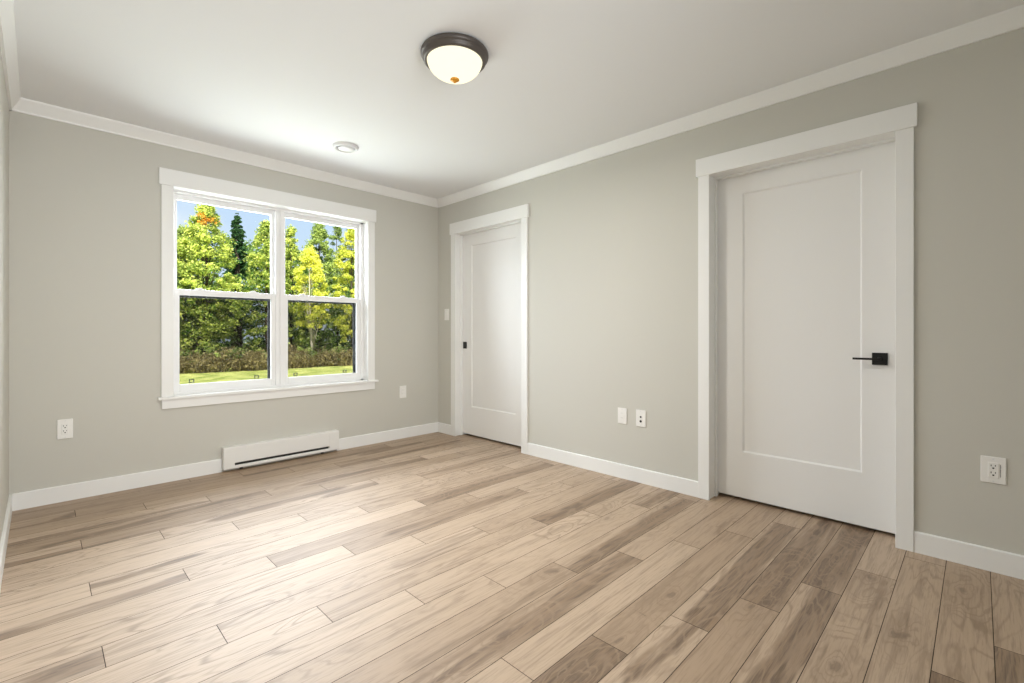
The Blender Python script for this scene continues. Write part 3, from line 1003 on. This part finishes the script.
def spruce(name, label, px, ytop, wpx, y, seed, base=2.2, tr=0.16):
    rng = random.Random(seed)
    x, t = spot(px, y)
    top = zat(ytop, t)
    w = wpx * t / FP / 2
    r = empty(name, (x, y, ZG), label, 'tree')
    tk = bmesh.new()
    tube(tk, [(x, y, ZG - 0.05), (x, y, ZG + (top - ZG) * .5), (x, y, top)], [tr, tr * 0.6, 0.01], 10)
    fb = bmesh.new()
    lay = fb.loops.layers.float_color.new('tint')
    z = ZG + base
    while z < top - 0.05:
        f = (z - ZG - base) / (top - ZG - base)
        L = w * (1 - f) ** 0.8 + 0.06
        for k in range(7):
            a = rng.random() * 6.283
            ln = L * rng.uniform(0.6, 1.1)
            for s in range(1, 7):
                q = s / 6
                c = (x + math.cos(a) * ln * q, y + math.sin(a) * ln * q, z - 0.28 * ln * q * q + rng.gauss(0, .03))
                leaves(fb, lay, c, 0.10, 7, 0.085, rng, 0.5, 0.35 + 0.3 * q, 0.2)
        z += 0.20 + 0.1 * (1 - f)
    leaves(fb, lay, (x, y, top), 0.10, 16, 0.06, rng, 2.5, 0.6)
    obj('trunk', tk, M['bark'], r, smooth=True)
    foliage_object('foliage', fb, M['needles'], r)
    return r

tree('maple_tree', 'big yellow-green tree with an orange patch at its top, filling the left window sash', 206, 203, 66, 20.0, 'leaf_bright', 5, 1.0, 210, 44, 0.095, tint=0.52, orange=True)
tree('deciduous_tree', 'darker green tree at the left edge of the left window sash', 182, 226, 34, 20.8, 'leaf_mid', 8, 0.7, 110, 44, 0.095, tint=0.45)
spruce('spruce_tree', 'dark pointed spruce standing behind the gap beside the big yellow-green tree', 237, 216, 40, 23.5, 4, 2.6, 0.30)
tree('deciduous_tree', 'light green tree beside the spruce, against the window mullion', 267, 221, 50, 20.4, 'leaf_bright', 15, 0.9, 140, 42, 0.09, tint=0.38)
tree('deciduous_tree', 'pale green slim tree at the left edge of the right window sash', 291, 226, 30, 21.4, 'leaf_bright', 21, 0.8, 90, 40, 0.09, tint=0.50)
tree('deciduous_tree', 'tall mid-green tree behind the small yellow tree in the right window sash', 319, 222, 44, 22.4, 'leaf_mid', 27, 0.8, 150, 42, 0.095, tint=0.58)
tree('birch_tree', 'small bright yellow tree on a thin pale trunk in the right window sash', 311, 246, 34, 18.4, 'leaf_yellow', 33, 2.0, 90, 40, 0.085, bark='pale_bark', lean=-0.01, tint=0.6, tr=0.05)
tree('deciduous_tree', 'yellow-green tree at the right edge of the right window sash', 352, 226, 40, 19.6, 'leaf_yellow', 39, 1.2, 120, 42, 0.09, tint=0.50)
tree('deciduous_tree', 'thin sparse dark green tree reaching up between the tall green and the yellow tree', 337, 219, 24, 24.0, 'leaf_mid', 44, 1.0, 60, 36, 0.09, tint=0.35)
# the wood's edge continues past both sides of the window
tree('deciduous_tree', 'mid-green tree of the wood edge, left of all trees seen in the window', 150, 215, 60, 20.5, 'leaf_mid', 51, 0.7, 130, 40, 0.10, tint=0.5)
tree('deciduous_tree', 'yellow-green tree of the wood edge, right of all trees seen in the window', 385, 222, 50, 19.6, 'leaf_bright', 53, 0.7, 120, 40, 0.10, tint=0.5)

tree('deciduous_tree', 'mid-green tree of the wood edge, second beyond the left side of the window view', 92, 212, 60, 20.8, 'leaf_bright', 57, 0.7, 110, 40, 0.10, tint=0.45)
tree('deciduous_tree', 'bright green tree of the wood edge, third beyond the left side of the window view', 30, 208, 66, 21.0, 'leaf_mid', 59, 0.7, 110, 40, 0.10, tint=0.55)
tree('deciduous_tree', 'yellow-green tree of the wood edge, farthest to the left of the window view', -40, 205, 70, 21.2, 'leaf_bright', 61, 0.7, 110, 40, 0.10, tint=0.5)

def undergrowth():
    rng = random.Random(77)
    bm = bmesh.new()
    lay = bm.loops.layers.float_color.new('tint')
    for i in range(620):
        px = rng.uniform(-70, 440)
        y = rng.uniform(20.3, 24.5)
        x, t = spot(px, y)
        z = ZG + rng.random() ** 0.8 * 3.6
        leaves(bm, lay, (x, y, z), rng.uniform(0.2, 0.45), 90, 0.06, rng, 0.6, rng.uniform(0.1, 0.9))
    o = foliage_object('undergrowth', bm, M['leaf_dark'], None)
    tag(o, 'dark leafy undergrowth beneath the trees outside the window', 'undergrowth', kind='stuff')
undergrowth()

def deep_woods():
    rng = random.Random(78)
    bm = bmesh.new()
    lay = bm.loops.layers.float_color.new('tint')
    for i in range(1050):
        px = rng.uniform(-70, 450)
        y = rng.uniform(26, 31)
        x, t = spot(px, y)
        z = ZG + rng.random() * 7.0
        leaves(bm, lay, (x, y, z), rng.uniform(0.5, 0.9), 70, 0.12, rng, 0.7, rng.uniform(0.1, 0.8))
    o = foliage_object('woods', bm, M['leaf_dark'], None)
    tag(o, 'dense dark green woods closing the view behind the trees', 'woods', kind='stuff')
deep_woods()

def brush():
    rng = random.Random(81)
    bm = bmesh.new()
    lay = bm.loops.layers.float_color.new('tint')
    for i in range(290):
        px = rng.uniform(-70, 430)
        y = rng.uniform(17.6, 19.8)
        x, t = spot(px, y)
        z = ZG + rng.random() * 0.95
        leaves(bm, lay, (x, y, z), rng.uniform(0.12, 0.35), 40, 0.05, rng, 0.7, rng.uniform(0.1, 0.9))
    o = foliage_object('brush', bm, M['leaf_mid'], None)
    tag(o, 'low green leafy brush growing among the dry brown weeds', 'brush', kind='stuff')
brush()

def weeds():
    rng = random.Random(79)
    bm = bmesh.new()
    lay = bm.loops.layers.float_color.new('tint')
    for i in range(16500):
        px = rng.uniform(-70, 430)
        y = rng.uniform(17.6, 20.2) + 0.8 * mnoise.noise(Vector((px * 0.03, 0, 0)))
        x, t = spot(px, y)
        hgt = rng.uniform(0.2, 0.62) * (1.35 + 0.9 * mnoise.noise(Vector((px * 0.06, y * 0.8, 3.0))))
        w = rng.uniform(0.008, 0.02)
        a = rng.random() * 3.14
        dx, dy = math.cos(a) * w, math.sin(a) * w
        lx, ly = rng.gauss(0, 0.16), rng.gauss(0, 0.16)
        tv = max(0, min(1, rng.gauss(0.45, 0.25)))
        z0 = ZG - 0.03
        b0, b1 = bm.verts.new((x - dx, y - dy, z0)), bm.verts.new((x + dx, y + dy, z0))
        m0, m1 = bm.verts.new((x - dx + lx * .5, y - dy + ly * .5, z0 + hgt * .6)), bm.verts.new((x + dx + lx * .5, y + dy + ly * .5, z0 + hgt * .6))
        tp = bm.verts.new((x + lx * 1.2, y + ly * 1.2, z0 + hgt))
        for f in (bm.faces.new((b0, b1, m1, m0)), bm.faces.new((m0, m1, tp))):
            for lp in f.loops:
                lp[lay] = (tv, tv, tv, 1)
        leaves(bm, lay, (x + lx, y + ly, z0 + hgt * rng.uniform(0.5, 1.0)), 0.12, 7, 0.045, rng, 0.7, tv)
    o = foliage_object('tall_weeds', bm, M['weeds'], None)
    tag(o, 'tall dry brown weeds along the far edge of the lawn', 'weeds', kind='stuff')
weeds()
